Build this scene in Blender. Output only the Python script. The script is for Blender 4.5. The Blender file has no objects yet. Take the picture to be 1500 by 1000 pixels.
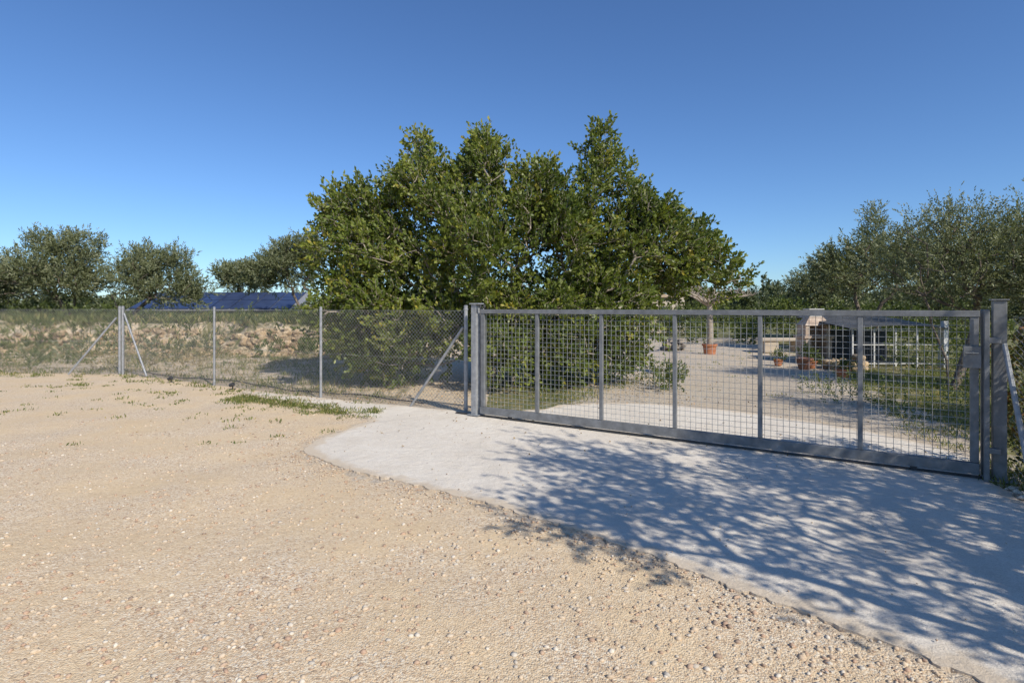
import bpy, bmesh, math, random
import numpy as np
from mathutils import Vector, noise
random.seed(7); RNG=np.random.default_rng(11)
S=bpy.context.scene; COL=S.collection

# ------------------------------------------------------------ helpers
def link(o,parent=None):
    COL.objects.link(o)
    if parent: o.parent=parent
    return o
def empty(name,loc=(0,0,0)):
    o=bpy.data.objects.new(name,None); COL.objects.link(o); o.empty_display_size=0.2; return o
def np_mesh(name,V,F,mat=None,attr=None,smooth=False):
    me=bpy.data.meshes.new(name); V=np.asarray(V,dtype=np.float32); F=np.asarray(F,dtype=np.int32)
    n,k=F.shape
    me.vertices.add(len(V)); me.vertices.foreach_set('co',V.ravel())
    me.loops.add(n*k); me.loops.foreach_set('vertex_index',F.ravel())
    me.polygons.add(n); me.polygons.foreach_set('loop_start',np.arange(0,n*k,k,dtype=np.int32))
    me.update(calc_edges=True)
    me.polygons.foreach_set('use_smooth',np.full(n,bool(smooth)))
    if attr:
        for an,av in attr.items():
            a=me.attributes.new(an,'FLOAT','POINT'); a.data.foreach_set('value',np.asarray(av,dtype=np.float32))
    if mat: me.materials.append(mat)
    me.validate(); return me
class MB:
    def __init__(s): s.v=[]; s.f=[]
    def add(s,vs,fs):
        b=len(s.v); s.v+= [tuple(v) for v in vs]; s.f+=[tuple(b+i for i in f) for f in fs]
    def box(s,c,size,ax=(1,0,0),taper=1.0):
        ax=Vector(ax).normalized(); ay=Vector((-ax.y,ax.x,0)).normalized(); az=Vector((0,0,1)); c=Vector(c)
        hx,hy,hz=size[0]/2,size[1]/2,size[2]/2; vs=[]
        for z in(-1,1):
            t=taper if z>0 else 1
            for x,y in((-1,-1),(1,-1),(1,1),(-1,1)): vs.append(c+ax*hx*x*t+ay*hy*y*t+az*hz*z)
        s.add(vs,[(3,2,1,0),(4,5,6,7),(0,1,5,4),(1,2,6,5),(2,3,7,6),(3,0,4,7)])
    def tube(s,a,b,r0,r1=None,n=8,cap=True):
        a=Vector(a); b=Vector(b); r1=r0 if r1 is None else r1
        d=(b-a).normalized(); u=d.orthogonal().normalized(); w=d.cross(u); vs=[]
        for p,r in((a,r0),(b,r1)):
            for i in range(n):
                t=2*math.pi*i/n; vs.append(p+u*r*math.cos(t)+w*r*math.sin(t))
        fs=[(i,(i+1)%n,n+(i+1)%n,n+i) for i in range(n)]
        if cap: fs+=[tuple(range(n-1,-1,-1)),tuple(range(n,2*n))]
        s.add(vs,fs)
    def lathe(s,c,prof,n=20):
        c=Vector(c); vs=[]
        for r,z in prof:
            for i in range(n):
                t=2*math.pi*i/n; vs.append(c+Vector((r*math.cos(t),r*math.sin(t),z)))
        fs=[]
        for k in range(len(prof)-1):
            for i in range(n): fs.append((k*n+i,k*n+(i+1)%n,(k+1)*n+(i+1)%n,(k+1)*n+i))
        s.add(vs,fs)
    def obj(s,name,mat,parent=None,bevel=0,smooth=False):
        me=bpy.data.meshes.new(name); me.from_pydata(s.v,[],s.f); me.materials.append(mat); me.validate()
        if smooth: me.polygons.foreach_set('use_smooth',[True]*len(me.polygons))
        o=bpy.data.objects.new(name,me); link(o,parent)
        if bevel:
            m=o.modifiers.new('bevel','BEVEL'); m.width=bevel; m.segments=2; m.limit_method='ANGLE'
        return o

# ------------------------------------------------------------ materials
class NT:
    def __init__(s,name):
        s.m=bpy.data.materials.new(name); s.m.use_nodes=True; s.t=s.m.node_tree; s.n=s.t.nodes; s.l=s.t.links
        s.b=s.n['Principled BSDF']; s.b.inputs['Specular IOR Level'].default_value=0.25; s.out=s.n['Material Output']
        s.geo=s.n.new('ShaderNodeNewGeometry'); s.P=s.geo.outputs['Position']
    def noise(s,scale,detail=4,rough=.55,vec=None,dist=0):
        n=s.n.new('ShaderNodeTexNoise'); n.inputs['Scale'].default_value=scale; n.inputs['Detail'].default_value=detail
        n.inputs['Roughness'].default_value=rough; n.inputs['Distortion'].default_value=dist
        s.l.new(vec or s.P,n.inputs['Vector']); return n.outputs['Fac']
    def vor(s,scale,out='Distance',feat='F1',vec=None):
        n=s.n.new('ShaderNodeTexVoronoi'); n.feature=feat; n.inputs['Scale'].default_value=scale
        s.l.new(vec or s.P,n.inputs['Vector']); return n.outputs[out]
    def ramp(s,fac,stops):
        n=s.n.new('ShaderNodeValToRGB'); e=n.color_ramp.elements
        while len(e)<len(stops): e.new(.5)
        for i,(p,c) in enumerate(stops):
            e[i].position=p; e[i].color=(c,c,c,1) if isinstance(c,(int,float)) else (*c,1)
        s.l.new(fac,n.inputs['Fac']); return n.outputs['Color']
    def mix(s,f,a,b,mode='MIX'):
        n=s.n.new('ShaderNodeMix'); n.data_type='RGBA'; n.blend_type=mode; n.clamp_factor=True
        for i,v in((0,f),(6,a),(7,b)):
            if isinstance(v,(int,float)): n.inputs[i].default_value=v if i==0 else (v,v,v,1)
            elif isinstance(v,tuple): n.inputs[i].default_value=(*v,1)
            else: s.l.new(v,n.inputs[i])
        return n.outputs[2]
    def math(s,op,a,b=0.0):
        n=s.n.new('ShaderNodeMath'); n.operation=op
        for i,v in((0,a),(1,b)):
            if isinstance(v,(int,float)): n.inputs[i].default_value=v
            else: s.l.new(v,n.inputs[i])
        return n.outputs[0]
    def attr(s,name):
        n=s.n.new('ShaderNodeAttribute'); n.attribute_name=name; return n.outputs['Fac']
    def bump(s,h,dist=.01,strength=1,prev=None):
        n=s.n.new('ShaderNodeBump'); n.inputs['Distance'].default_value=dist; n.inputs['Strength'].default_value=strength
        s.l.new(h,n.inputs['Height'])
        if prev: s.l.new(prev,n.inputs['Normal'])
        s.l.new(n.outputs[0],s.b.inputs['Normal']); return n.outputs[0]
    def fin(s,col,rough=.8,metal=0):
        if isinstance(col,tuple): s.b.inputs['Base Color'].default_value=(*col,1)
        else: s.l.new(col,s.b.inputs['Base Color'])
        if isinstance(rough,(int,float)): s.b.inputs['Roughness'].default_value=rough
        else: s.l.new(rough,s.b.inputs['Roughness'])
        s.b.inputs['Metallic'].default_value=metal; return s.m

def mat_ground():
    t=NT('ground')
    big=t.noise(.35,5,.6); mid=t.noise(2.3,5,.65); fine=t.noise(38,4,.7)
    c=t.ramp(big,[(.3,(.62,.46,.27)),(.55,(.71,.54,.325)),(.75,(.77,.62,.41))])
    c=t.mix(t.ramp(mid,[(.38,0),(.7,.55)]),c,(.58,.42,.25))
    c=t.mix(.3,c,t.ramp(fine,[(.28,(.33,.23,.145)),(.55,(.76,.59,.38)),(.8,(.98,.87,.68))]))
    # small grit
    cell=t.vor(105,'Color'); sep=t.n.new('ShaderNodeSeparateColor'); t.l.new(cell,sep.inputs[0])
    grit=t.ramp(sep.outputs[0],[(0,(.28,.19,.135)),(.2,(.52,.38,.25)),(.6,(.69,.54,.365)),(.92,(.78,.70,.56))])
    gm=t.ramp(t.noise(1.1,4,.6),[(.36,.12),(.62,.85)])
    c=t.mix(gm,c,grit)
    # grey gravel (inside and along the slab)
    g=t.attr('gravel'); gn=t.math('ADD',g,t.math('MULTIPLY',t.math('SUBTRACT',t.noise(5,5,.65),.5),1.3))
    cell2=t.vor(75,'Color'); sep2=t.n.new('ShaderNodeSeparateColor'); t.l.new(cell2,sep2.inputs[0])
    gcol=t.ramp(sep2.outputs[0],[(0,(.25,.205,.155)),(.4,(.42,.36,.285)),(.8,(.55,.485,.395)),(1,(.68,.62,.52))])
    gcol=t.mix(t.ramp(t.noise(.8,5,.6),[(.4,0),(.65,.7)]),gcol,(.50,.41,.30))
    c=t.mix(t.ramp(gn,[(.4,0),(.65,.85)]),c,gcol)
    # green / dry growth
    v=t.attr('veg'); vn=t.math('ADD',v,t.math('MULTIPLY',t.math('SUBTRACT',t.noise(2.2,6,.7),.5),1.3))
    vc=t.ramp(t.noise(5,6,.7),[(.3,(.07,.09,.025)),(.5,(.14,.14,.05)),(.7,(.32,.25,.135))])
    c=t.mix(t.ramp(vn,[(.45,0),(.65,1)]),c,vc)
    h=t.math('ADD',t.math('MULTIPLY',t.noise(60,5,.7),.5),t.math('MULTIPLY',t.vor(105),-.6))
    b=t.bump(h,.010,.8); t.bump(t.noise(9,5,.7),.022,.6,b)
    return t.fin(c,.95)
def mat_concrete():
    t=NT('concrete_slab')
    c=t.ramp(t.noise(.9,6,.65),[(.3,(.62,.555,.46)),(.5,(.72,.65,.545)),(.72,(.79,.73,.625))])
    c=t.mix(t.ramp(t.noise(4,6,.72),[(.42,0),(.75,.5)]),c,(.58,.485,.36))
    c=t.mix(.32,c,t.ramp(t.noise(110,3,.7),[(.3,(.3,.27,.23)),(.5,(.69,.625,.54)),(.7,(.95,.89,.78))]))
    sp=t.vor(85); c=t.mix(t.ramp(sp,[(.08,.6),(.2,0)]),c,(.3,.26,.21))
    e=t.attr('edge'); en=t.math('ADD',e,t.math('MULTIPLY',t.math('SUBTRACT',t.noise(7,5,.7),.5),1.2))
    c=t.mix(t.ramp(en,[(.5,0),(.85,.65)]),c,(.56,.44,.30))
    b=t.bump(t.noise(80,5,.75),.007,.9); t.bump(t.noise(9,5,.65),.025,.6,b)
    return t.fin(c,.93)
def mat_noise(name,c1,c2,c3,scale=8,rough=.85,bd=.01,bs=.6,metal=0,c_isl=0):
    t=NT(name); c=t.ramp(t.noise(scale,6,.65),[(.3,c1),(.5,c2),(.72,c3)])
    if c_isl:
        r=t.ramp(t.geo.outputs['Random Per Island'],[(0,1-c_isl),(1,1+c_isl*.6)]); c=t.mix(1.0,c,r,'MULTIPLY')
    if bd: t.bump(t.noise(scale*4,5,.65),bd,bs)
    return t.fin(c,rough,metal)
def mat_peb():
    t=NT('pebbles'); c=t.ramp(t.geo.outputs['Random Per Island'],[(0,(.22,.145,.105)),(.2,(.44,.26,.165)),(.4,(.52,.40,.27)),(.65,(.62,.48,.33)),(.86,(.46,.42,.36)),(1,(.74,.66,.54))])
    c=t.mix(.3,c,t.ramp(t.noise(160,3,.6),[(.3,(.28,.21,.15)),(.7,(.7,.6,.45))])); return t.fin(c,.8)
def mat_leaf(name,dark,mid,light,trans=.28,rough=.45):
    t=NT(name); r=t.attr('rnd')
    c=t.ramp(r,[(0,dark),(.5,mid),(.93,light),(1,(light[0]*1.5,light[1]*1.15,light[2]))])
    t.fin(c,rough); t.b.inputs['Specular IOR Level'].default_value=.35
    tr=t.n.new('ShaderNodeBsdfTranslucent'); t.l.new(t.mix(1.0,c,(1.3,1.35,.6),'MULTIPLY'),tr.inputs['Color'])
    mx=t.n.new('ShaderNodeMixShader'); mx.inputs[0].default_value=trans
    t.l.new(t.b.outputs[0],mx.inputs[1]); t.l.new(tr.outputs[0],mx.inputs[2]); t.l.new(mx.outputs[0],t.out.inputs[0])
    return t.m
M_ground=mat_ground(); M_conc=mat_concrete()
M_galv=mat_noise('galvanised_steel',(.25,.255,.26),(.34,.345,.35),(.44,.445,.45),14,.5,.001,.3,.35)
M_gate=mat_noise('gate_steel',(.15,.153,.155),(.21,.213,.215),(.28,.285,.29),9,.5,.001,.3,.3)
M_wire=mat_noise('wire',(.26,.26,.26),(.33,.33,.33),(.42,.42,.42),20,.5,0,0,.4)
M_dark=mat_noise('dark_metal',(.03,.03,.032),(.05,.05,.053),(.08,.08,.085),20,.5,.001)
M_bark=mat_noise('bark',(.09,.07,.05),(.17,.135,.105),(.28,.23,.18),14,.9,.02,.9)
M_barkp=mat_noise('pale_bark',(.25,.2,.15),(.38,.32,.25),(.5,.44,.36),14,.9,.02,.9)
M_stone=mat_noise('field_stone',(.30,.21,.12),(.46,.335,.20),(.62,.5,.35),5,.9,.03,.8,0,.4)
M_peb=mat_peb()
M_grav=mat_noise('gravel_stones',(.40,.33,.25),(.54,.46,.36),(.66,.58,.47),3,.85,.003,.4,0,.5)
M_terra=mat_noise('terracotta',(.32,.12,.06),(.42,.17,.085),(.5,.24,.13),9,.8,.004)
M_white=mat_noise('white_paint',(.45,.44,.42),(.56,.55,.52),(.64,.63,.6),3,.7,.004)
M_plast=mat_noise('cream_render',(.42,.34,.25),(.5,.42,.32),(.56,.5,.4),3,.9,.01)
M_pv=mat_noise('solar_glass',(.025,.04,.09),(.035,.053,.115),(.045,.068,.14),2,.3,0)
M_roof=mat_noise('sheet_roof',(.05,.052,.056),(.08,.083,.088),(.12,.123,.13),3,.5,.002)
L_carob=mat_leaf('carob_leaves',(.042,.065,.013),(.108,.145,.025),(.235,.26,.045),.28)
L_olive=mat_leaf('olive_leaves',(.085,.10,.043),(.165,.18,.085),(.30,.31,.185),.25)
L_shrub=mat_leaf('shrub_leaves',(.045,.065,.016),(.10,.13,.032),(.19,.215,.065),.3)
L_far=mat_leaf('far_leaves',(.05,.068,.03),(.09,.11,.048),(.15,.165,.078),.2)
L_vine=mat_leaf('vine_leaves',(.05,.07,.015),(.12,.12,.03),(.26,.1,.035),.35)
L_grass=mat_leaf('grass_blades',(.07,.10,.02),(.15,.18,.045),(.34,.32,.13),.35,.6)
L_dry=mat_leaf('dry_grass_blades',(.16,.135,.06),(.31,.25,.13),(.48,.4,.24),.3,.7)

# ------------------------------------------------------------ slab outline and terrain
slab=[(-2.36,6.55),(-2.2,6.15),(-1.9,5.85),(-1.52,5.51),(-.92,5.09),(-.05,4.52),(.69,3.83),(1.34,3.19),(1.78,2.69),(2.04,2.42),(2.3,2.0),(2.7,1.2),
      (3.6,.9),(3.85,2.0),(3.98,3.4),(4.08,4.5),(4.42,5.2),(5.0,6.0),(4.75,6.9),(4.45,7.5),(3.6,8.6),(2.3,9.5),(.9,9.4),(.35,8.75),(-.5,8.75),(-.66,8.72),
      (-1.9,9.28),(-3.3,9.98),(-5.1,10.9),(-5.0,10.5),(-3.3,9.2),(-2.3,8.4),(-1.95,8.05),(-2.1,7.6),(-2.28,7.1)]
def densify(poly,step,jit,seed):
    out=[]; n=len(poly)
    for i in range(n):
        a=Vector((*poly[i],0)); b=Vector((*poly[(i+1)%n],0)); k=max(1,int((b-a).length/step))
        for j in range(k):
            p=a.lerp(b,j/k); q=noise.noise_vector(p*2+Vector((seed,0,0)))*jit+noise.noise_vector(p*9)*jit*.6+noise.noise_vector(p*30)*jit*.35; out.append((p.x+q.x,p.y+q.y))
    return out
def smooth_poly(p,it=2):
    for _ in range(it):
        o=[]
        for i in range(len(p)):
            a=p[i]; b=p[(i+1)%len(p)]
            o.append((a[0]*.75+b[0]*.25,a[1]*.75+b[1]*.25)); o.append((a[0]*.25+b[0]*.75,a[1]*.25+b[1]*.75))
        p=o
    return p
SL=densify(smooth_poly(slab,1),.03,.06,3)
def sdist(X,Y,poly):
    P=np.array(poly); A=P; B=np.roll(P,-1,0); d=np.full(X.shape,1e9); ins=np.zeros(X.shape,bool)
    for (ax,ay),(bx,by) in zip(A,B):
        ex,ey=bx-ax,by-ay; L=ex*ex+ey*ey+1e-12; t=np.clip(((X-ax)*ex+(Y-ay)*ey)/L,0,1)
        d=np.minimum(d,np.hypot(X-ax-t*ex,Y-ay-t*ey))
        if ay!=by: ins^=((ay>Y)!=(by>Y))&(X<(bx-ax)*(Y-ay)/(by-ay)+ax)
    return np.where(ins,-d,d)
SLc=smooth_poly(slab,1)
def ss(a,b,x): t=np.clip((x-a)/(b-a),0,1); return t*t*(3-2*t)
def wallY(X): return 19.6+.5*np.sin(X*.35)+.25*np.sin(X*1.1+1)
def terr_base(X,Y):
    X=np.asarray(X,float); Y=np.asarray(Y,float)
    side=1-ss(-4.5,-1.5,X); wy=wallY(X)
    h=side*(.12*ss(14,18,Y)+ .95*ss(wy-.9,wy+.1,Y))
    und=.03*np.sin(X*.8+.5)*np.sin(Y*.6)+.012*np.sin(X*3.1+Y*1.7)
    near=np.clip((Y-11.5)/4,0,1); return h+und*(.2+near)
def terrain():
    xs=np.concatenate([-np.geomspace(500,24,30)[:-1],np.arange(-24,-12,.2),np.arange(-12,12,.1),np.geomspace(12,500,42)])
    ys=np.concatenate([-np.geomspace(80,1,12),np.arange(0,12,.08),np.arange(12,26,.14),np.geomspace(26,1200,45)])
    X,Y=np.meshgrid(xs,ys); Z=terr_base(X,Y)
    near=(np.abs(X)<24)&(Y<26)&(Y>-1)&(X<14); nz=np.zeros(X.shape)
    idx=np.argwhere(near)
    for i,j in idx:
        p=Vector((X[i,j],Y[i,j],0)); nz[i,j]=noise.noise(p*1.3)*.018+noise.noise(p*5)*.003
    d=sdist(X,Y,SLc); fl=ss(.0,.25,d)
    bank=(1-ss(-4.5,-1.5,X))*ss(wallY(X)-1.2,wallY(X)-.6,Y)*(1-ss(wallY(X)+.2,wallY(X)+.7,Y))
    Z=np.where(d<.25,Z*fl+nz*fl,Z+nz)+bank*nz*17
    Z=np.where(d<-.06,-.03,Z+np.where(d<.0,.008,0))
    fy=np.where(X<-9.3,13.6,np.where(X<-.6,13.6-(X+9.3)*.58,8.3-(X+.5)*.633))
    ins=ss(-.1,.5,Y-fy)
    grav=np.maximum(ins*ss(-1.5,0.5,X)*.75,(1-ss(-.1,.5,d))*(1-ins)*.62)
    grav=np.maximum(grav,ins*.5*(X<0))
    veg=ins*np.where(X<-2,.46,0)+ins*np.where(X<-2,.08,0)*ss(16,18,Y)
    veg=np.maximum(veg,(1-ss(-4.5,-1.5,X))*ss(wallY(X)-.5,wallY(X)+.5,Y)*.95)
    path=np.clip(1-np.abs(X-(3.4+(Y-8)*.25))/(2.9+.08*(Y-8)),0,1)
    veg=np.maximum(veg,ins*(X>-.5)*np.clip(.72-path*1.8,0,1))
    veg=np.maximum(veg,(Y>30)*.9)
    fr=np.exp(-((Y-fy+.25)/.35)**2)*(X<-2.2)*.42; veg=np.maximum(veg,fr*(d>.05))
    veg=np.maximum(veg,ss(4.1,4.8,X)*(Y<fy)*.5)
    ny,nx=X.shape; I=np.arange(ny*nx).reshape(ny,nx)
    F=np.stack([I[:-1,:-1],I[:-1,1:],I[1:,1:],I[1:,:-1]],-1).reshape(-1,4)
    V=np.stack([X,Y,Z],-1).reshape(-1,3)
    me=np_mesh('ground',V,F,M_ground,{'gravel':grav.ravel(),'veg':veg.ravel()},True)
    link(bpy.data.objects.new('ground',me))
terrain()
def gz(x,y): return float(terr_base(x,y))
# concrete slab
bm=bmesh.new(); lay=bm.verts.layers.float.new('edge')
def zz(x,y): return .016+.010*noise.noise(Vector((x*3,y*3,5)))
ring=[]
for x,y in SL:
    v=bm.verts.new((x,y,zz(x,y)));v[lay]=1; ring.append(v)
low=[bm.verts.new((v.co.x,v.co.y,-.08)) for v in ring]
es=[bm.edges.new((ring[i],ring[(i+1)%len(ring)])) for i in range(len(ring))]
bmesh.ops.triangle_fill(bm,use_beauty=True,edges=es)
for i in range(len(ring)):
    j=(i+1)%len(ring)
    try: bm.faces.new((ring[i],low[i],low[j],ring[j]))
    except: pass
for k in range(1,26):
    g=list(bm.verts)+list(bm.edges)+list(bm.faces); bmesh.ops.bisect_plane(bm,geom=g,plane_co=(-5.2+k*.42,0,0),plane_no=(1,0,0))
for k in range(1,26):
    g=list(bm.verts)+list(bm.edges)+list(bm.faces); bmesh.ops.bisect_plane(bm,geom=g,plane_co=(0,.8+k*.4,0),plane_no=(0,1,0))
bm.verts.ensure_lookup_table(); co=np.array([v.co[:] for v in bm.verts]); dd=sdist(co[:,0],co[:,1],SLc)
for v,dv in zip(bm.verts,dd): v[lay]=float(np.clip(1-abs(min(dv,0))/.3,0,1))
bmesh.ops.recalc_face_normals(bm,faces=bm.faces)
me=bpy.data.meshes.new('concrete_driveway'); bm.to_mesh(me); bm.free(); me.materials.append(M_conc)
link(bpy.data.objects.new('concrete_driveway',me))

# ------------------------------------------------------------ stones
bm=bmesh.new(); bmesh.ops.create_icosphere(bm,subdivisions=1,radius=1); icoV=np.array([v.co[:] for v in bm.verts]); icoF=np.array([[v.index for v in f.verts] for f in bm.faces]); bm.free()
bm=bmesh.new(); bmesh.ops.create_icosphere(bm,subdivisions=2,radius=1); ico2V=np.array([v.co[:] for v in bm.verts]); ico2F=np.array([[v.index for v in f.verts] for f in bm.faces]); bm.free()
def rocks(name,P,size,mat,flat=.55,rough=.25,parent=None,hi=False,smooth=True):
    bv,bf=(ico2V,ico2F) if hi else (icoV,icoF)
    n=len(P); nv=len(bv); sc=np.stack([size*RNG.uniform(.7,1.3,n),size*RNG.uniform(.6,1.0,n),size*flat*RNG.uniform(.7,1.2,n)],-1)
    V=bv[None]*(1+RNG.uniform(-rough,rough,(n,nv,1))); 
    if hi: V=np.sign(V)*np.abs(V)**.75
    V=V*sc[:,None]
    a=RNG.uniform(0,6.28,n); c,s=np.cos(a)[:,None],np.sin(a)[:,None]
    V=np.stack([V[...,0]*c-V[...,1]*s,V[...,0]*s+V[...,1]*c,V[...,2]],-1)+P[:,None]
    F=(bf[None]+(np.arange(n)*nv)[:,None,None]).reshape(-1,3)
    me=np_mesh(name,V.reshape(-1,3),F,mat,None,smooth); return link(bpy.data.objects.new(name,me),parent)
def scat(n,x0,x1,y0,y1,fn):
    X=RNG.uniform(x0,x1,n); Y=RNG.uniform(y0,y1,n); w=fn(X,Y); k=RNG.uniform(0,1,n)<w; return X[k],Y[k]
def patch(X,Y,f=1.3,seed=0): return .5+.5*np.sin(X*f*1.9+seed+1.7*np.sin(Y*f*1.3))*np.sin(Y*f*2.3+1.3*np.sin(X*f*1.1+seed))
def terr_fine(X,Y):
    z=terr_base(X,Y); 
    return z+np.array([noise.noise(Vector((x,y,0))*1.3)*.018+noise.noise(Vector((x,y,0))*5)*.003 for x,y in zip(X,Y)])
def wp(X,Y):
    d=sdist(X,Y,SLc); vis=(np.abs(X)<.95*Y+.6)
    return np.where((d>.06)&vis,(.06+.94*np.exp(-(Y-1.8)/1.25))*(.25+.75*patch(X,Y)),0)
X,Y=scat(135000,-6,2.5,1.6,8.5,wp); sz=.0035+.016*RNG.uniform(0,1,len(X))**3.2
fl=ss(0,.25,sdist(X,Y,SLc))
rocks('pebbles',np.stack([X,Y,terr_fine(X,Y)*fl+sz*.15],-1),sz,M_peb,.6,.2)
def we(X,Y):
    d=sdist(X,Y,SLc); return np.where((d>-.05)&(d<.7)&(Y<-.6*X+6.5),np.exp(-np.abs(d-.05)/.22)*patch(X,Y,2.2,3),0)
X,Y=scat(70000,-2.8,2.8,1.6,7.2,we); sz=.003+.011*RNG.uniform(0,1,len(X))**2.5
fl=ss(0,.25,sdist(X,Y,SLc))
rocks('edge_gravel',np.stack([X,Y,terr_fine(X,Y)*fl+.006],-1),sz,M_peb,.65,.25)
X,Y=scat(2600,-2,4.5,2,12,lambda X,Y: .15+.85*patch(X,Y,1.7,2)**3); sz=.003+.006*RNG.uniform(0,1,len(X))**2
rocks('loose_grit',np.stack([X,Y,np.where(sdist(X,Y,SLc)<0,.024,.008)],-1),sz,M_peb,.65,.25)
# dry stone terrace wall
st=[];ss_=[]
for i in range(2600):
    x=random.uniform(-32,-5); hgap=noise.noise(Vector((x*.45,3,1)))
    if hgap<-.02 and random.random()<.8: continue
    y=float(wallY(x))-.62+random.uniform(-.1,.12); r=random.uniform(.05,.17); z_=random.uniform(.0,.66+.3*hgap)
    st.append((x,y+z_*.45,.12+z_)); ss_.append(r)
for i in range(520):
    x=random.uniform(-28,-3); y=float(wallY(x))-.6-abs(random.gauss(0,1.0)); st.append((x,y,gz(x,y)+.02)); ss_.append(random.uniform(.03,.15))
rocks('dry_stone_wall',np.array(st),np.array(ss_),M_stone,.65,.12,None,True,False)

# ------------------------------------------------------------ foliage and trees
def leaf_mesh(name,P,D,L,W,rnd,mat,smooth=False):
    n=len(P); D=D/np.linalg.norm(D,axis=1,keepdims=True)
    R=RNG.normal(size=(n,3)); R[:,2]*=.6; S_=np.cross(D,R); S_/=np.linalg.norm(S_,axis=1,keepdims=True)+1e-9
    L=L[:,None]; W=W[:,None]
    V=np.stack([P,P+D*L*.55+S_*W*.5,P+D*L,P+D*L*.5-S_*W*.5],1).reshape(-1,3)
    F=np.arange(n*4).reshape(n,4)
    return np_mesh(name,V,F,mat,{'rnd':np.repeat(rnd,4)},smooth)
def shoots(C,R,dens,center,shlen,nleaf,up=.5,spread=.6,zmin=.06,tv=.3):
    n=(dens*R**2).astype(int)+3; idx=np.repeat(np.arange(len(C)),n); N=len(idx)
    q=RNG.normal(size=(N,3)); q/=np.linalg.norm(q,axis=1,keepdims=True)
    rr=RNG.uniform(.15,1,N)**.6
    B=C[idx]+q*(rr*R[idx]*.8)[:,None]
    o=B-center; o/=np.linalg.norm(o,axis=1,keepdims=True)+1e-6
    d=q*.7+o*.5+RNG.normal(size=(N,3))*.35; d[:,2]+=up; d/=np.linalg.norm(d,axis=1,keepdims=True)
    ln=shlen*RNG.uniform(.5,1.3,N); tone=RNG.uniform(0,1,N)*.4+RNG.uniform(0,1,len(C))[idx]*tv
    t=np.tile(np.linspace(.1,1,nleaf),N); k=np.repeat(np.arange(N),nleaf)
    P=B[k]+d[k]*(ln[k]*t)[:,None]; per=RNG.normal(size=(len(k),3)); per-=d[k]*np.sum(per*d[k],1)[:,None]
    per/=np.linalg.norm(per,axis=1,keepdims=True)+1e-6
    D=d[k]*(.35+.6*t)[:,None]+per*spread; P=P+RNG.normal(size=P.shape)*.01
    rn=np.clip(tone[k]+RNG.uniform(0,.22,len(k))+.12*t,0,1); ok=P[:,2]>zmin
    return P[ok],D[ok],rn[ok],B,d,ln
def lobes_to_clumps(lobes,dens,rmin,rmax,seed=0,surf=.33):
    C=[];R=[]
    for (x,y,z,rx,ry,rz) in lobes:
        n=max(4,int(dens*(rx*ry*rz)**(2/3)))
        q=RNG.normal(size=(n,3)); q/=np.linalg.norm(q,axis=1,keepdims=True); r=RNG.uniform(.02,1,n)**surf
        C.append(np.array([x,y,z])+q*r[:,None]*np.array([rx,ry,rz])*RNG.uniform(.82,1.02,(n,1))); R.append(RNG.uniform(rmin,rmax,n))
    C=np.concatenate(C); R=np.concatenate(R); k=C[:,2]>.15; return C[k],R[k]
def skeleton(trunks,C,tip=.006,power=.5,bend=.12,pathw=.25):
    pos=[];par=[];plen=[]
    for tr in trunks:
        for i,p in enumerate(tr):
            p=Vector(p); par.append(len(pos)-1 if i>0 else -1); plen.append(0 if i==0 else plen[-1]+(p-pos[-1]).length*.3); pos.append(p)
    root=sum((np.array(t[-1]) for t in trunks),np.zeros(3))/len(trunks)
    startable=[i for i in range(len(pos)) if par[i]!=-1]
    PA=np.array([pos[i] for i in startable]); PI=list(startable)
    for ci in np.argsort(np.linalg.norm(C-root,axis=1)):
        c=C[ci]; dd=np.linalg.norm(PA-c,axis=1)+pathw*np.array([plen[i] for i in PI])+np.where(PA[:,2]>c[2]+.3,.6,0)
        j=PI[int(np.argmin(dd))]; a=pos[j]; b=Vector(c); L=(b-a).length; k=max(2,int(L/.22)); prev=j; new=[]
        off=Vector((random.gauss(0,1),random.gauss(0,1),random.gauss(0,.6)))*bend*L
        for s_ in range(1,k+1):
            t=s_/k; p=a.lerp(b,t)+off*math.sin(math.pi*t)+Vector((random.gauss(0,1),random.gauss(0,1),random.gauss(0,1)))*(.02 if s_<k else 0)
            par.append(prev); plen.append(plen[prev]+(p-pos[prev]).length); pos.append(p); prev=len(pos)-1; new.append(prev)
        PA=np.concatenate([PA,np.array([pos[i] for i in new])]); PI+=new
    w=[0.]*len(pos); ch=[0]*len(pos)
    for i in range(len(pos)):
        if par[i]>=0: ch[par[i]]+=1
    for i in range(len(pos)-1,-1,-1):
        if ch[i]==0: w[i]+=1
        if par[i]>=0: w[par[i]]+=w[i]
    rad=[tip*x**power for x in w]; return pos,par,rad
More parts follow.
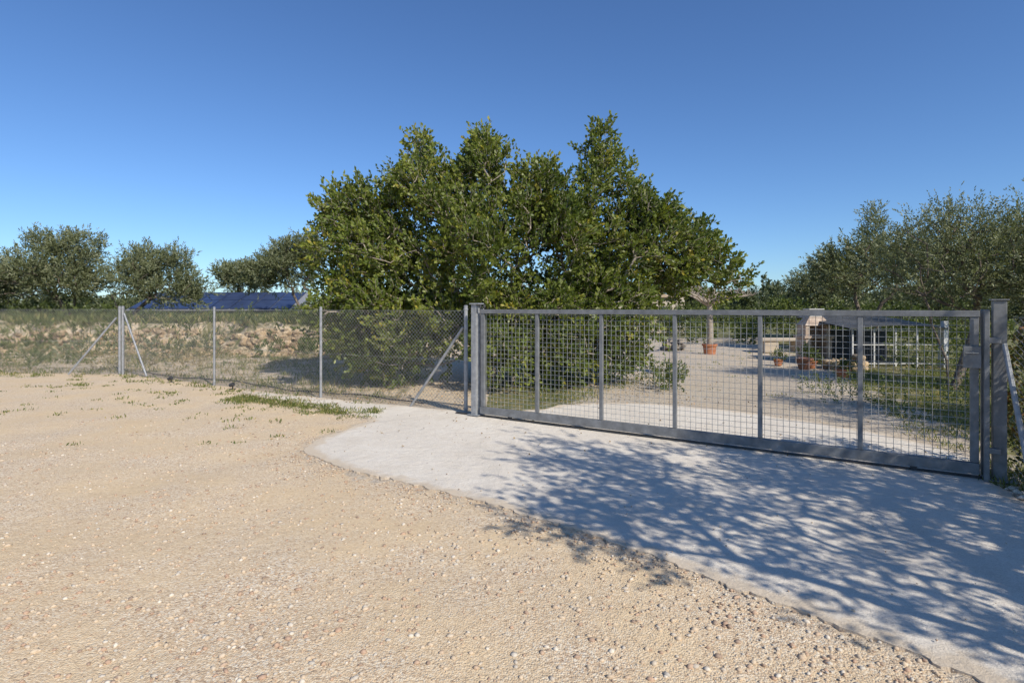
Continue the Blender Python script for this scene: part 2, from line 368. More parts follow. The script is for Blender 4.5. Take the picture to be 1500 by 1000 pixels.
def tubes(name,pos,par,rad,mat,n=6,extra=None,parent=None):
    A=[];B=[];ra=[];rb=[]
    for i,p in enumerate(par):
        if p>=0:
            A.append(pos[p][:]);B.append(pos[i][:]); ra.append(min(rad[p],rad[i]*1.35)); rb.append(rad[i])
    A=np.array(A);B=np.array(B);ra=np.array(ra);rb=np.array(rb)
    if extra is not None:
        EA,ED,EL=extra; A=np.concatenate([A,EA]);B=np.concatenate([B,EA+ED*EL[:,None]]);ra=np.concatenate([ra,np.full(len(EA),.004)]);rb=np.concatenate([rb,np.full(len(EA),.002)])
    d=B-A; L=np.linalg.norm(d,axis=1,keepdims=True)+1e-9; d/=L; ref=np.where(np.abs(d[:,2:3])>.9,np.array([[1.,0,0]]),np.array([[0,0,1.]]))
    u=np.cross(d,ref); u/=np.linalg.norm(u,axis=1,keepdims=True); w=np.cross(d,u); an=np.arange(n)*2*math.pi/n
    ringv=u[:,None]*np.cos(an)[None,:,None]+w[:,None]*np.sin(an)[None,:,None]
    V=np.concatenate([A[:,None]+ringv*ra[:,None,None],B[:,None]+ringv*rb[:,None,None]],1); m=len(A)
    f=np.array([[i,(i+1)%n,n+(i+1)%n,n+i] for i in range(n)]); F=(f[None]+(np.arange(m)*2*n)[:,None,None]).reshape(-1,4)
    return link(bpy.data.objects.new(name,np_mesh(name,V.reshape(-1,3),F,mat,None,True)),parent)
def tree(name,trunks,lobes,cd,cr,sd,shlen,nleaf,LL,LW,leafmat,barkmat=None,tip=.006,power=.5,up=.5,surf=.33,twigs=False,zmin=.06,bend=.12,spread=.6,tv=.3):
    par=empty(name); C,R=lobes_to_clumps(lobes,cd,*cr,surf=surf)
    ctr=np.mean(np.array([l[:3] for l in lobes]),0); ctr[2]-=.6
    pos,pr,rad=skeleton(trunks,C,tip,power,bend)
    P,D,rn,B,d,ln=shoots(C,R,sd,ctr,shlen,nleaf,up,spread,zmin,tv)
    ok=B[:,2]>zmin+.05
    tubes('trunk_and_limbs',pos,pr,rad,barkmat or M_bark,6,(B[ok],d[ok],ln[ok]) if twigs else None,par)
    me=leaf_mesh('foliage',P,D,LL*RNG.uniform(.7,1.25,len(P)),LW*RNG.uniform(.7,1.2,len(P)),rn,leafmat)
    link(bpy.data.objects.new('foliage',me),par); print(name,len(P)); return par

cy=12.4
carob=[(-.2,cy,2.5,2.7,2.3,1.8),(-3.1,cy-.2,2.8,1.2,1.4,1.2),(-3.1,cy-.5,1.4,1.2,1.2,1.2),(-2.2,cy-.7,1.1,1.4,1.2,1.0),(-3.1,cy,3.7,.9,.9,.6),(-1.8,cy,4.1,.9,1.1,.8),
       (-.6,cy,4.35,.8,1.0,.85),(.6,cy,3.95,.85,1.0,.75),(1.85,cy,4.4,.4,.5,.85),(1.3,cy,3.4,1.1,1.2,.85),(2.6,cy,3.7,.75,.9,.8),(3.1,cy,2.9,1.2,1.3,.9),(4.2,cy,2.8,.6,.6,.55),(3.6,cy,2.2,.6,.7,.45),
       (2.1,cy-.3,1.5,1.0,1.2,1.3),(.4,cy-1.0,1.0,2.2,1.2,.9),(-2.0,cy,4.9,.15,.2,.35),(-.6,cy,5.1,.2,.2,.3),(4.75,cy,2.2,.3,.4,.3),(1.85,cy,5.25,.12,.15,.3)]
tree('carob_tree',[[(-.4,cy,-.1),(-.5,cy,.5),(-.9,cy+.1,1.2)],[(.3,cy+.1,-.1),(.5,cy,.6),(.9,cy,1.3)],[(0,cy-.1,-.1),(0,cy-.1,.6),(-.1,cy,1.4)]],
     carob,47,(.2,.42),135,.26,11,.088,.056,L_carob,M_barkp,.009,.5,.5,.34,True,tv=.45)

def olive(name,x,y,lobes,det=1.0,base=None,leaf=.075,tr=None,cr=(.2,.4),den=72):
    b=gz(x,y) if base is None else base
    trunks=tr or [[(x,y,b-.1),(x+.12,y,b+.4),(x-.1,y,b+.9)],[(x+.08,y,b-.1),(x+.4,y+.1,b+.5),(x+.6,y,b+1.0)]]
    tree(name,trunks,lobes,46*det,cr,den*det,.36,12,leaf,leaf*.34,L_olive,M_bark,.008,.5,.5,.42,False,bend=.16)
olive('olive_tree',-19,24,[(-19.2,24,3.0,2.0,1.8,1.3),(-21.2,24,2.8,1.3,1.4,1.1),(-18.4,24,4.0,1.0,1.1,.8),(-22.2,24,2.3,1.0,1.1,.9),(-19.8,24,4.4,.4,.6,.6),(-17.8,24,2.6,.7,1,.8)],1.1,None,.12)
olive('olive_tree',-15.9,24,[(-15.0,24,2.7,1.8,1.6,1.2),(-15.7,24,3.4,.9,1.1,.8),(-13.7,24,2.3,.7,1.0,.7),(-14.3,24,3.5,.6,.8,.5)],1.1,None,.12,[[(-16.4,24,.9),(-15.8,24,1.5),(-15.2,24,2.0)],[(-16.4,24,.9),(-16.6,24,1.5),(-16.9,24,2.1)]])
olive('olive_tree',-10.4,26,[(-10.3,26,3.4,1.6,1.5,1.0),(-9.5,26,4.1,1.1,1.1,.9),(-11.5,26,3.1,.8,1.0,.7)],1.2,None,.13,[[(-9.6,26,.9),(-9.7,26,1.6),(-10.0,26,2.2)],[(-9.6,26,.9),(-9.3,26,1.7),(-9.2,26,2.3)]])
olive('olive_tree',-16.2,33,[(-16.0,33,3.3,1.1,1.4,.9),(-14.8,33,3.4,.9,1.1,.8)],1.1,None,.15)
olive('olive_tree',-26,28,[(-26,28,2.8,2.2,2,1.3)],1,None,.13)
# right side
olive('olive_tree',8.5,11.2,[(8.5,11.2,2.5,1.4,1.3,.9),(9.5,11.2,2.8,1.2,1.2,.75),(8.4,11.2,3.2,.6,.7,.4),(9.2,11.4,2.1,1.3,1.2,.7)],1.2,0,.066,[[(8.3,10.8,-.1),(8.25,10.8,.6),(8.1,11,1.3)],[(8.35,10.8,-.1),(8.7,10.9,.7),(9.1,11.1,1.4)]])
olive('olive_tree',12.3,20,[(12.2,20,2.9,1.5,1.5,1.1),(13.2,20,3.4,1.0,1.2,.9),(12.6,20,4.4,.35,.5,.65),(11.4,20,2.8,.8,.9,.8),(14.8,20,3.2,1.4,1.4,1.2)],1.1,0,.11)
olive('olive_tree',10.6,10.2,[(10.4,10.2,2.3,1.4,1.2,.9),(10.2,10.2,1.6,1.1,1.1,.8),(9.9,10.3,3.0,1.0,1.0,.6)],1.2,0,.068)
olive('olive_tree',13.0,14.5,[(12.6,14.5,2.6,1.5,1.5,1.0),(13.6,14.5,3.1,1.3,1.3,.9)],1.1,0,.088)
olive('olive_tree',15.5,29,[(15.5,29,2.6,1.8,1.7,1.1),(17,29,2.9,1.5,1.5,1.1)],.9,0,.14)
olive('olive_tree',7.9,5.8,[(8.0,5.8,2.6,1.5,1.5,.9),(8.8,5.4,3.0,1.2,1.2,.8),(7.4,6.4,2.9,1.0,.9,.6)],1.2,0,.07)
# tree beside the camera whose shadow falls over the slab
tree('olive_tree',[[(4.05,.3,-.1),(4.15,.5,.8),(4.4,.8,1.6)],[(4.1,.35,-.1),(3.8,.65,1.1),(3.62,1.0,1.9)]],
     [(4.9,1.3,3.2,1.7,1.6,.9),(3.55,1.75,3.6,.75,.8,.8),(3.0,1.2,3.3,.5,.6,.7),(5.6,2.3,3.4,1.4,1.2,.9),(4.6,.6,2.6,1.3,1.0,.6),(4.0,2.1,4.3,.8,.6,.5),(6.2,1.5,2.7,1.2,1.2,.8)],
     34,(.2,.40),98,.32,10,.088,.038,L_olive,M_bark,.0095,.5,.4,.42,False,bend=.18)

def clump_plants(name,C,R,sd,shlen,nleaf,LL,LW,mat,up=.5):
    C=np.array(C,float);R=np.array(R,float); ctr=C.mean(0)-np.array([0,0,1.5])
    P,D,rn,B,d,ln=shoots(C,R,sd,ctr,shlen,nleaf,up,zmin=.01)
    me=leaf_mesh(name,P,D,LL*RNG.uniform(.6,1.3,len(P)),LW*RNG.uniform(.7,1.2,len(P)),rn,mat); print(name,len(P))
    return link(bpy.data.objects.new(name,me))
def field(n,x0,x1,y0,y1,zf,hr,rr):
    C=[];R=[]
    for _ in range(n):
        x=random.uniform(x0,x1);y=random.uniform(y0,y1); h=random.uniform(*hr); C.append((x,y,zf(x,y)+h)); R.append(random.uniform(*rr))
    return C,R
# distant tree belt
C=[];R=[]
for i in range(560):
    x=random.uniform(-85,95); y=random.uniform(55,80); top=(1.6 if x<-8 else 2.7)+1.6*noise.noise(Vector((x*.13,y*.1,0)))
    for _ in range(2): C.append((x+random.uniform(-1,1),y,random.uniform(.4,max(.8,top)))); R.append(random.uniform(.7,1.2))
for cx,cyy,ht in((30.2,68,5.2),(32.4,70,4.8),(35.2,69,5.1),(33.8,72,4.5)):
    for k in range(12): C.append((cx,cyy,k/12*ht)); R.append(.45*(1-k/13))
clump_plants('distant_trees',C,R,34,.7,8,.45,.22,L_far,.6)
C,R=field(100,8,19,23,29,gz,(.2,1.6),(.4,.7)); clump_plants('hedge',C,R,60,.3,10,.13,.07,L_shrub)
C,R=field(34,11,19,17.8,20,gz,(.1,1.0),(.3,.6)); clump_plants('hedge',C,R,70,.3,10,.11,.06,L_shrub)
C,R=field(40,-34,-20,25,31,gz,(.0,.9),(.35,.6)); clump_plants('hedge',C,R,60,.3,10,.14,.07,L_shrub)
C,R=field(130,-26,-4.5,19.3,20.8,gz,(-.2,.25),(.15,.42)); clump_plants('terrace_edge_shrubs',C,R,90,.24,10,.09,.035,L_shrub)
C,R=field(60,-25,-15.5,15.5,20,gz,(.0,.4),(.2,.45)); clump_plants('shrub',C,R,90,.22,10,.09,.04,L_shrub)
C,R=field(34,-15.5,-8,15.5,19.5,gz,(.0,.4),(.15,.4)); clump_plants('shrub',C,R,90,.22,10,.08,.035,L_olive)
C,R=field(22,-7.6,-4.8,16.5,19.5,gz,(.0,.8),(.25,.5)); clump_plants('shrub',C,R,90,.22,10,.09,.045,L_shrub)
C,R=field(26,-11,-8.0,13.9,16.5,gz,(.0,.2),(.1,.25)); clump_plants('shrub',C,R,110,.25,10,.07,.02,L_dry,.9)
C,R=field(46,-19,-11.5,14.3,17,gz,(.0,.15),(.1,.28)); clump_plants('shrub',C,R,110,.2,10,.07,.03,L_shrub,.7)
C,R=field(22,1.8,3.4,10.6,12,gz,(.0,.35),(.15,.3)); clump_plants('shrub',C,R,120,.2,10,.06,.03,L_shrub)
C,R=field(74,5.4,9.5,7.0,10.8,gz,(.0,.22),(.1,.28)); clump_plants('shrub',C,R,110,.2,10,.05,.02,L_shrub,.8)
C,R=field(34,9,12.5,11.5,15,gz,(.0,.5),(.2,.4)); clump_plants('shrub',C,R,110,.2,10,.06,.03,L_shrub,.8)

def grass(name,X,Y,h,mat,blades=14,spread=.05,w=.004):
    n=len(X); k=np.repeat(np.arange(n),blades); N=len(k); z=terr_base(X,Y)[k]
    P=np.stack([X[k]+RNG.normal(0,spread,N),Y[k]+RNG.normal(0,spread,N),z-.005],-1)
    D=np.stack([RNG.normal(0,.5,N),RNG.normal(0,.5,N),np.ones(N)],-1)
    me=leaf_mesh(name,P,D,h*RNG.uniform(.4,1.3,N)*(.6+.6*RNG.uniform(0,1,n)[k]),np.full(N,w)*RNG.uniform(.7,1.6,N),RNG.uniform(0,1,N),mat)
    return link(bpy.data.objects.new(name,me))
def fenceY(X): return np.where(X<-9.3,13.6,13.6-(X+9.3)*.585)
X,Y=scat(2300,-5.0,-2.0,7.7,10.6,lambda X,Y: np.exp(-((Y-(fenceY(X)-.95))/.30)**2)*(.2+.8*patch(X,Y,2)))
grass('grass',X,Y,.06,L_grass,18,.05,.011)
X,Y=scat(1800,-15,-2.2,9,14,lambda X,Y: np.exp(-((Y-(fenceY(X)-.2))/.28)**2)*patch(X,Y,2.4,2))
grass('grass',X,Y,.09,L_grass,14,.05,.01)
X,Y=scat(1900,-10,-1.5,6.2,12.8,lambda X,Y:(Y<fenceY(X)-.3)*np.exp(-(fenceY(X)-Y)/1.7)*patch(X,Y,1.7,4)**1.9*(sdist(X,Y,SLc)>.05))
grass('weeds',X,Y,.05,L_grass,16,.06,.013)
X,Y=scat(3600,-24,-2,9.5,19.5,lambda X,Y:(Y>fenceY(X)+.1)*(.15+.85*patch(X,Y,.9,1))*(.5))
grass('dry_grass',X,Y,.14,L_dry,12,.1,.011)
X,Y=scat(5000,-24,-2,9.5,19.5,lambda X,Y:(Y>fenceY(X)+.1)*patch(X,Y,.8,3)**1.2)
grass('grass',X,Y,.13,L_grass,12,.1,.012)
X,Y=scat(6500,-32,-3,19.2,30,lambda X,Y:.7+.3*patch(X,Y,.8,3))
grass('grass',X,Y,.30,L_grass,10,.2,.035)
X,Y=scat(500,-30,-3,19.2,22,lambda X,Y:.6+.4*patch(X,Y,.8,5))
grass('dry_grass',X,Y,.3,L_dry,10,.16,.018)
X,Y=scat(4200,4.2,11,6.0,14,lambda X,Y:(X>4.9+(Y-7)*.45)*(Y>6.2)*patch(X,Y,1.2,5)**1.1)
grass('grass',X,Y,.09,L_grass,14,.07,.009)
X,Y=scat(1500,4.2,12,6.0,15,lambda X,Y:(X>4.9+(Y-7)*.5)*(Y>6.2)*patch(X,Y,1.0,2)*.6)
grass('dry_grass',X,Y,.09,L_dry,12,.07,.008)
X,Y=scat(1200,0.2,4.5,9.4,13,lambda X,Y:(X<1.0+(Y-9.0)*.55)*(Y>9.5)*patch(X,Y,1.5,7))
grass('grass',X,Y,.10,L_grass,12,.06,.009)
X,Y=scat(900,3,9,10,22,lambda X,Y:patch(X,Y,1.1,9)**4*.6)
grass('weeds',X,Y,.06,L_grass,12,.07,.012)
# fallen leaf litter
X,Y=scat(5000,-5,5,6,13,lambda X,Y:.05+.9*((Y>9.2)&(X<3.2))*(X>-4)); n=len(X)
D=RNG.normal(size=(n,3)); D[:,2]*=.12
link(bpy.data.objects.new('leaf_litter',leaf_mesh('leaf_litter',np.stack([X,Y,np.full(n,.035)],-1),D,RNG.uniform(.02,.05,n),RNG.uniform(.012,.025,n),RNG.uniform(.2,1,n),mat_leaf('litter',(.12,.08,.04),(.22,.15,.08),(.35,.25,.13),.1,.8))))

# ------------------------------------------------------------ chain-link fences
def chain(name,p0,p1,h=1.5,z0=.04,cell=.07,parent=None,r=.0017):
    p0=Vector((*p0,0));p1=Vector((*p1,0)); L=(p1-p0).length; u=(p1-p0)/L; mb=MB()
    for sgn in(1,-1):
        k=-h if sgn>0 else 0
        k=math.floor(k/cell)*cell
        while k<L+h:
            if sgn>0: za=max(0,-k); zb=min(h,L-k)
            else: za=max(0,k-L); zb=min(h,k)
            if zb>za+.01:
                a=p0+u*(k+sgn*za)+Vector((0,0,z0+za)); b=p0+u*(k+sgn*zb)+Vector((0,0,z0+zb)); mb.tube(a,b,r,n=3,cap=False)
            k+=cell
    for z in(z0,z0+h*.5,z0+h): mb.tube(p0+Vector((0,0,z)),p1+Vector((0,0,z)),.0025,n=4,cap=False)
    return mb.obj('chain_mesh',M_wire,parent)
def posts(pts,h,r,parent,name='posts'):
    mb=MB()
    for p in pts:
        mb.tube((p[0],p[1],-.1),(p[0],p[1],h),r,n=12); mb.tube((p[0],p[1],h),(p[0],p[1],h+.012),r*1.15,r*.7,n=12)
        for z in(.06,h*.5,h-.06): mb.tube((p[0],p[1],z),(p[0],p[1],z+.02),r*1.2,n=10)
    return mb.obj(name,M_galv,parent,smooth=False)
def braces(segs,parent):
    mb=MB()
    for a,b in segs: mb.tube(a,b,.022,n=10)
    mb.obj('braces',M_galv,parent)
F1=empty('chain_link_fence'); fp=[(-9.3,13.6),(-6.07,11.6),(-3.36,10.0),(-.70,8.62)]
for a,b in zip(fp,fp[1:]): chain('m',a,b,1.52,.03,.065,F1,.0024)
posts(fp[1:3],1.6,.024,F1); posts([fp[0],fp[3]],1.62,.03,F1,'end_posts')
braces([((-9.25,13.57,1.45),(-8.35,13.0,.02)),((-.74,8.64,1.3),(-1.62,9.1,.02))],F1)
F2=empty('chain_link_fence'); gp=[(-9.40,13.66),(-12.7,13.9),(-16,14.1),(-19.3,14.3)]
for a,b in zip(gp,gp[1:]): chain('m',a,b,1.52,.03,.065,F2,.0024)
posts(gp[1:],1.6,.024,F2); posts([(-9.42,13.66)],1.62,.03,F2,'end_posts'); braces([((-9.5,13.66,1.35),(-10.45,13.4,.02))],F2)
F3=empty('chain_link_fence'); rp=[(4.53,5.14),(4.80,3.4),(5.0,.2)]
for a,b in zip(rp,rp[1:]): chain('m',a,b,1.45,.06,.065,F3)
posts(rp[1:],1.6,.022,F3); braces([((4.43,5.12,1.27),(4.28,4.66,.02))],F3)

# ------------------------------------------------------------ sliding gate
G=empty('sliding_gate'); gl=Vector((-.45,8.28,0)); gr=Vector((4.33,5.27,0)); u=(gr-gl).normalized(); L=(gr-gl).length; nrm=Vector((u.y,-u.x,0))
mb=MB(); T=1.57; Bz=.06
mid=(gl+gr)/2
mb.box(mid+Vector((0,0,T-.03)),(L,.06,.06),u)
for i in range(7):
    t=i/6; w=.065 if i in(0,6) else .045; p=gl.lerp(gr,t)
    if i==0:p=p+u*.037
    if i==6:p=p-u*.037
    mb.box(p+Vector((0,0,(Bz+.10+T-.06)/2)),(w,.045,(T-.06)-(Bz+.10)-.004),u)
mb.obj('frame',M_gate,G,.004)
mb=MB(); mb.box(mid+Vector((0,0,Bz+.05)),(L,.065,.10),u); mb.obj('bottom_rail',M_gate,G,.005)
mb=MB(); mb.box(mid+u*(-.1)+Vector((0,0,.031)),(L+.7,.05,.012),u); mb.obj('ground_track',M_dark,G)
mb=MB()
for s_ in(.5,L-.5): mb.tube(gl+u*s_+nrm*.02+Vector((0,0,.07)),gl+u*s_-nrm*.02+Vector((0,0,.07)),.035,n=14)
mb.obj('wheels',M_dark,G)
mb=MB(); c=.062; off=nrm*-.012
k=.09
while k<L-.05:
    mb.tube(gl+u*k+off+Vector((0,0,Bz+.1)),gl+u*k+off+Vector((0,0,T-.06)),.0026,n=4,cap=False); k+=c
z=Bz+.13
while z<T-.07:
    mb.tube(gl+u*.02+off*1.4+Vector((0,0,z)),gr-u*.02+off*1.4+Vector((0,0,z)),.0026,n=4,cap=False); z+=c
mb.obj('welded_mesh',M_galv,G)
GP=empty('gate_post'); mb=MB()
a=gl-u*.10
mb.box(a+Vector((0,0,.78)),(.09,.10,1.72),u); mb.box(a+u*.02+Vector((0,0,1.652)),(.17,.14,.02),u)
mb.box(a+u*.05-nrm*.09+Vector((0,0,.75)),(.05,.05,1.66),u); mb.box(a-nrm*.02+Vector((0,0,.034)),(.2,.2,.012),u)
mb.obj('post',M_galv,GP,.004)
mb=MB(); 
for sg in(1,-1): mb.tube(a+u*.12+nrm*.05*sg+Vector((0,0,1.59)),a+u*.12+nrm*.05*sg+Vector((0,0,1.645)),.018,n=12)
mb.obj('guide_rollers',M_dark,GP)
GP2=empty('gate_post'); mb=MB(); b=gr+u*.14
mb.box(b+Vector((0,0,.79)),(.10,.10,1.74),u); mb.box(b-u*.10+nrm*.085+Vector((0,0,.78)),(.04,.05,1.6),u)
mb.box(b-u*.10-nrm*.085+Vector((0,0,.78)),(.04,.05,1.6),u)
mb.box(b-u*.05+nrm*.085+Vector((0,0,1.3)),(.10,.045,.05),u); mb.box(b-u*.05+nrm*.085+Vector((0,0,.3)),(.10,.045,.05),u)
mb.box(b+Vector((0,0,1.668)),(.13,.13,.012),u); mb.box(b+Vector((0,0,.034)),(.24,.22,.014),u)
mb.obj('post',M_gate,GP2,.005)  # darker steel than the other post: tree shade put into its colour
mb=MB(); mb.box(gr-u*.06+nrm*.052+Vector((0,0,1.14)),(.13,.05,.2),u); mb.tube(gr-u*.06+nrm*.07+Vector((0,0,1.18)),gr-u*.06+nrm*.12+Vector((0,0,1.18)),.012,n=10); mb.tube(gr-u*.02+nrm*.115+Vector((0,0,1.18)),gr-u*.12+nrm*.115+Vector((0,0,1.18)),.008,n=8)
mb.obj('lock_box',M_gate,GP2,.006)
C=[];R=[]
for i in range(90):
    t=random.random(); C.append((4.72+random.uniform(-.05,.4)+.05*t,5.7-1.6*t,random.uniform(.1,1.4))); R.append(random.uniform(.08,.17))
clump_plants('climbing_vine',C,R,420,.13,8,.045,.028,L_vine,.2)
X,Y=scat(500,4.25,5.4,3.2,5.8,lambda X,Y:.6*(X>4.35)); grass('weeds',X,Y,.1,L_grass,12,.05,.008)
X,Y=scat(1300,4.1,5.0,3.0,5.6,lambda X,Y:(sdist(X,Y,SLc)>.0)*.5); sz=RNG.uniform(.01,.05,len(X)); rocks('rubble_stones',np.stack([X,Y,sz*.4],-1),sz,M_grav,.7,.25)

# ------------------------------------------------------------ background structures
sh=empty('solar_panel_shed'); gb=1.0; x0,x1,yf,yb,ze,zr=-20,-11.2,29.5,32,1.42,2.36
mb=MB(); mb.box(((x0+x1)/2,(yf+yb)/2+.3,(gb-.2+ze)/2),(x1-x0-.3,yb-yf-.5,ze-gb+.2))
mb.add([(x1-.15,yf+.1,ze),(x1-.15,yb,ze),(x1-.15,yb,zr-.1),(x0+.15,yf+.1,ze),(x0+.15,yb,ze),(x0+.15,yb,zr-.1)],[(0,1,2),(5,4,3),(1,4,5,2)])
mb.obj('walls',M_white,sh)
mb=MB(); dv=Vector((0,yb-yf,zr-ze)); nr=Vector((0,-(zr-ze),yb-yf)).normalized()
def slope(a0,a1,b0,b1,h0,h1,mb):
    P=[]; 
    for h in(h0,h1):
        for (aa,bb) in((a0,b0),(a1,b0),(a1,b1),(a0,b1)): P.append(Vector((aa,yf,ze))+dv*bb+nr*h)
    mb.add(P,[(3,2,1,0),(4,5,6,7),(0,1,5,4),(1,2,6,5),(2,3,7,6),(3,0,4,7)])
slope(x0,x1,-.02,1.02,0,.06,mb); mb.obj('roof',M_galv,sh)
mb=MB(); xx=x0+.1
while xx+1.05<x1:
    for j in range(2): slope(xx,xx+.99,.02+j*.49,.02+j*.49+.465,.08,.11,mb)
    xx+=1.05
mb.obj('solar_panels',M_pv,sh)
mb=MB()
for i in range(3): mb.box((x0+1.5+i*2.6,yf+.53,1.2),(.8,.06,.3))
mb.obj('windows',M_dark,sh)
# house behind the carob
h=empty('stone_house'); mb=MB(); mb.box((8.3,37,1.05),(3.6,4,2.3)); mb.box((10.35,35.2,1.35),(.5,.5,2.9)); mb.obj('walls',M_plast,h)
mb=MB(); mb.add([(6.3,34.8,2.21),(10.3,34.8,2.21),(10.3,39.2,2.21),(6.3,39.2,2.21),(7.4,37,2.6),(9.2,37,2.6)],[(0,1,5,4),(1,2,5),(2,3,4,5),(3,0,4),(3,2,1,0)]); mb.obj('roof',M_stone,h)
mb=MB(); mb.box((9.4,34.99,1.3),(.7,.06,.7)); mb.box((8.2,34.99,.9),(.7,.06,1.8)); mb.obj('window_and_door',M_dark,h)
C,R=field(20,7.5,10.8,31.5,33.5,gz,(.1,1.2),(.4,.6)); clump_plants('shrub',C,R,60,.3,10,.14,.07,L_olive)
# barbecue
bq=empty('brick_barbecue'); mb=MB(); bx,by=8.85,16.7
mb.box((bx-.3,by,.35),(.16,.6,.7)); mb.box((bx+.3,by,.35),(.16,.6,.7)); mb.box((bx,by+.24,.35),(.43,.1,.7)); mb.box((bx,by,.735),(.86,.68,.07))
mb.box((bx-.3,by,.92),(.12,.5,.3)); mb.box((bx+.3,by,.92),(.12,.5,.3)); mb.box((bx,by+.2,.92),(.47,.1,.3)); mb.box((bx,by,1.2),(.78,.56,.26),(1,0,0),.5)
mb.obj('brickwork',mat_noise('bbq_brick',(.33,.24,.18),(.46,.36,.28),(.6,.51,.42),7,.9,.01),bq,.008)
mb=MB(); mb.box((bx,by,1.43),(.34,.28,.20)); mb.box((bx,by,1.545),(.44,.38,.03)); mb.obj('chimney',M_white,bq,.006)
sb=empty('stone_bench'); mb=MB(); mb.box((9.2,20.4,.2),(.5,.5,.4)); mb.box((10.3,20.4,.2),(.5,.5,.4)); mb.box((9.75,20.4,.45),(1.8,.6,.1)); mb.obj('blocks',M_plast,sb,.02)
sp=[];sr=[]
for i in range(60):
    sp.append((random.uniform(5.7,6.5),21.5+random.uniform(-.25,.25),random.uniform(0,.4))); sr.append(random.uniform(.06,.11))
rocks('stone_wall',np.array(sp),np.array(sr),mat_noise('grey_stone',(.22,.18,.14),(.32,.27,.21),(.42,.37,.3),5,.9,.02,.8,0,.3),.7,.12,None,True,False)
sp=[(8.6+.45*math.cos(i*.39)+random.uniform(-.05,.05),14.7+.45*math.sin(i*.39),.05+.12*(i//16)) for i in range(34)]
rocks('rock_border',np.array(sp),RNG.uniform(.08,.13,34),M_stone,.7,.12,None,True,False)
def pot(x,y,r,hh,pl=.25):
    p=empty('potted_plant'); mb=MB(); mb.lathe((x,y,0.0),[(0,.01),(r*.65,.01),(r*.95,hh*.85),(r*1.08,hh*.86),(r*1.08,hh),(r*.9,hh),(r*.85,hh*.85),(0,hh*.85)]); mb.obj('pot',M_terra,p,smooth=False)
    C=np.array([(x+random.uniform(-.08,.08),y+random.uniform(-.08,.08),hh+random.uniform(0,pl)) for _ in range(5)]); P,D,rn,B,d,ln=shoots(C,np.full(5,.13),500,np.array([x,y,hh-.2]),.14,8)
    link(bpy.data.objects.new('plant',leaf_mesh('plant',P,D,np.full(len(P),.05),np.full(len(P),.025),rn,L_shrub)),p)
pot(7.5,14.6,.2,.3); pot(7.45,12.8,.17,.22,.1); pot(7.85,14.9,.14,.2); pot(7.3,15.6,.13,.18)
mt=empty('mulberry_tree'); mx,my=6.6,19
nodes=[];pr=[];rd=[]
def addn(p,q,r): nodes.append(Vector(p));pr.append(q);rd.append(r);return len(nodes)-1
a0=addn((mx,my,-.1),-1,.12); a1=addn((mx+.03,my,.8),a0,.10); a2=addn((mx,my,1.65),a1,.09)
for i in range(8):
    an=i*6.28/8+.3; q=a2; rr=.045; p=Vector((mx,my,1.65))
    for k in range(5):
        p=p+Vector((math.cos(an)*.28,math.sin(an)*.28,.14*(1-k*.2)+random.uniform(-.05,.07))); an+=random.uniform(-.4,.4); q=addn(p,q,rr); rr*=.75
        for tt in range(4):
            pp=p+Vector((random.uniform(-.25,.25),random.uniform(-.25,.25),random.uniform(.05,.4))); addn(pp,q,.008)
tubes('trunk_and_branches',nodes,pr,rd,M_barkp,8,None,mt)
mb=MB(); mb.lathe((mx,my,0),[(0,0),(.18,0),(.22,.32),(.25,.32),(.25,.38),(.19,.38),(.17,.32),(0,.32)]); mb.obj('planter',M_terra,mt)
gs=empty('garden_shelter'); mb=MB(); X0,X1,Y0,Y1=9.1,11.4,15.2,17.6
for x in np.linspace(X0,X1,5): mb.box((x,Y0,.52),(.035,.035,1.06)); mb.box((x,Y1,.62),(.035,.035,1.25))
for z in(.1,.6,1.02): mb.box(((X0+X1)/2,Y0-.006,z),(X1-X0,.025,.025))
mb.box((X1+.08,Y0-.1,.62),(.11,.11,1.24))
mb.obj('posts',M_white,gs)
mb=MB(); n=24
for i in range(n):
    xa=X0-.2+(X1-X0+.4)*i/n; xb=X0-.2+(X1-X0+.4)*(i+1)/n
    fa=lambda x:1.05+.10*math.sin(math.pi*(x-X0+.2)/(X1-X0+.4)); za,zb=fa(xa),fa(xb)
    mb.add([(xa,Y0-.2,za),(xb,Y0-.2,zb),(xb,Y1+.2,zb+.27),(xa,Y1+.2,za+.27),(xa,Y0-.2,za-.03),(xb,Y0-.2,zb-.03),(xb,Y1+.2,zb+.24),(xa,Y1+.2,za+.24)],[(0,1,2,3),(7,6,5,4),(0,4,5,1),(2,6,7,3)])
mb.obj('roof',M_roof,gs)
mb=MB()
for i in range(36): x=X0+(X1-X0)*i/35; mb.tube((x,Y0,.1),(x,Y0,.6),.004,n=4,cap=False)
mb.box(((X0+X1)/2,Y1-.3,.45),(2.1,.3,.9)); mb.obj('railings_and_dark_inside',M_dark,gs)  # dark box at the back paints in the shaded inside of the shelter
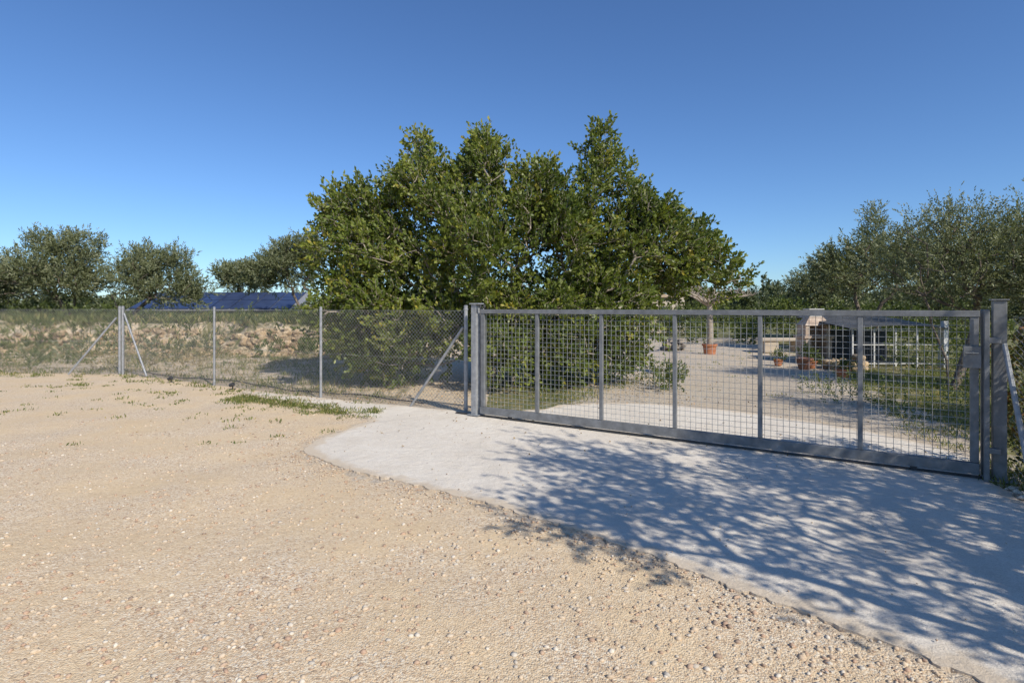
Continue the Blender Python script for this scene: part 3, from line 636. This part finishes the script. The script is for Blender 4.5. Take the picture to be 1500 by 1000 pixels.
for (x,y) in((-7.25,12.1),(-5.45,11.1)):
    gl_=empty('garden_spotlight'); mb=MB(); mb.tube((x,y,0),(x,y,.06),.012,n=8); mb.tube((x-.04,y-.03,.08),(x+.04,y-.05,.11),.032,.04,n=14); mb.box((x,y,.008),(.1,.08,.015)); mb.obj('fixture',M_dark,gl_)
mb=MB(); pp=None
for i in range(60):
    x=-8.8+i*.125; y=float(fenceY(x))+.25+.12*math.sin(x*1.9); p=Vector((x,y,.03+gz(x,y)+.02*abs(math.sin(x*3))))
    if pp: mb.tube(pp,p,.012,n=6,cap=False)
    pp=p
mb.obj('irrigation_hose',M_dark)

# ------------------------------------------------------------ light, sky, camera
EL=math.radians(40); sx,sy=.6,-.8
sd=Vector((-sx*math.cos(EL),-sy*math.cos(EL),-math.sin(EL)))
sl=bpy.data.lights.new('sun','SUN'); sl.energy=5.0; sl.angle=math.radians(.53); sl.color=(1,.94,.84)
so=bpy.data.objects.new('sun',sl); so.rotation_euler=sd.to_track_quat('-Z','Y').to_euler(); link(so)
W=bpy.data.worlds.new('World'); S.world=W; W.use_nodes=True; nt=W.node_tree; bg=nt.nodes['Background']
sk=nt.nodes.new('ShaderNodeTexSky'); sk.sky_type='NISHITA'; sk.sun_disc=False; sk.sun_elevation=EL; sk.sun_rotation=math.atan2(sx,sy)
sk.altitude=300; sk.air_density=1.0; sk.dust_density=.15; sk.ozone_density=1.5
mu=nt.nodes.new('ShaderNodeMix'); mu.data_type='RGBA'; mu.blend_type='MULTIPLY'; mu.inputs[0].default_value=1; mu.inputs[7].default_value=(.80,1.13,1.58,1)
nt.links.new(sk.outputs[0],mu.inputs[6]); nt.links.new(mu.outputs[2],bg.inputs[0]); bg.inputs[1].default_value=.086
cam=bpy.data.cameras.new('camera'); cam.lens=20; cam.sensor_width=36; cam.shift_y=-.0333; cam.clip_end=3000
co=bpy.data.objects.new('camera',cam); co.location=(0,0,1.6); co.rotation_euler=(math.radians(90),0,0); link(co); S.camera=co
S.view_settings.view_transform='Standard'; S.view_settings.look='None'; S.view_settings.exposure=0
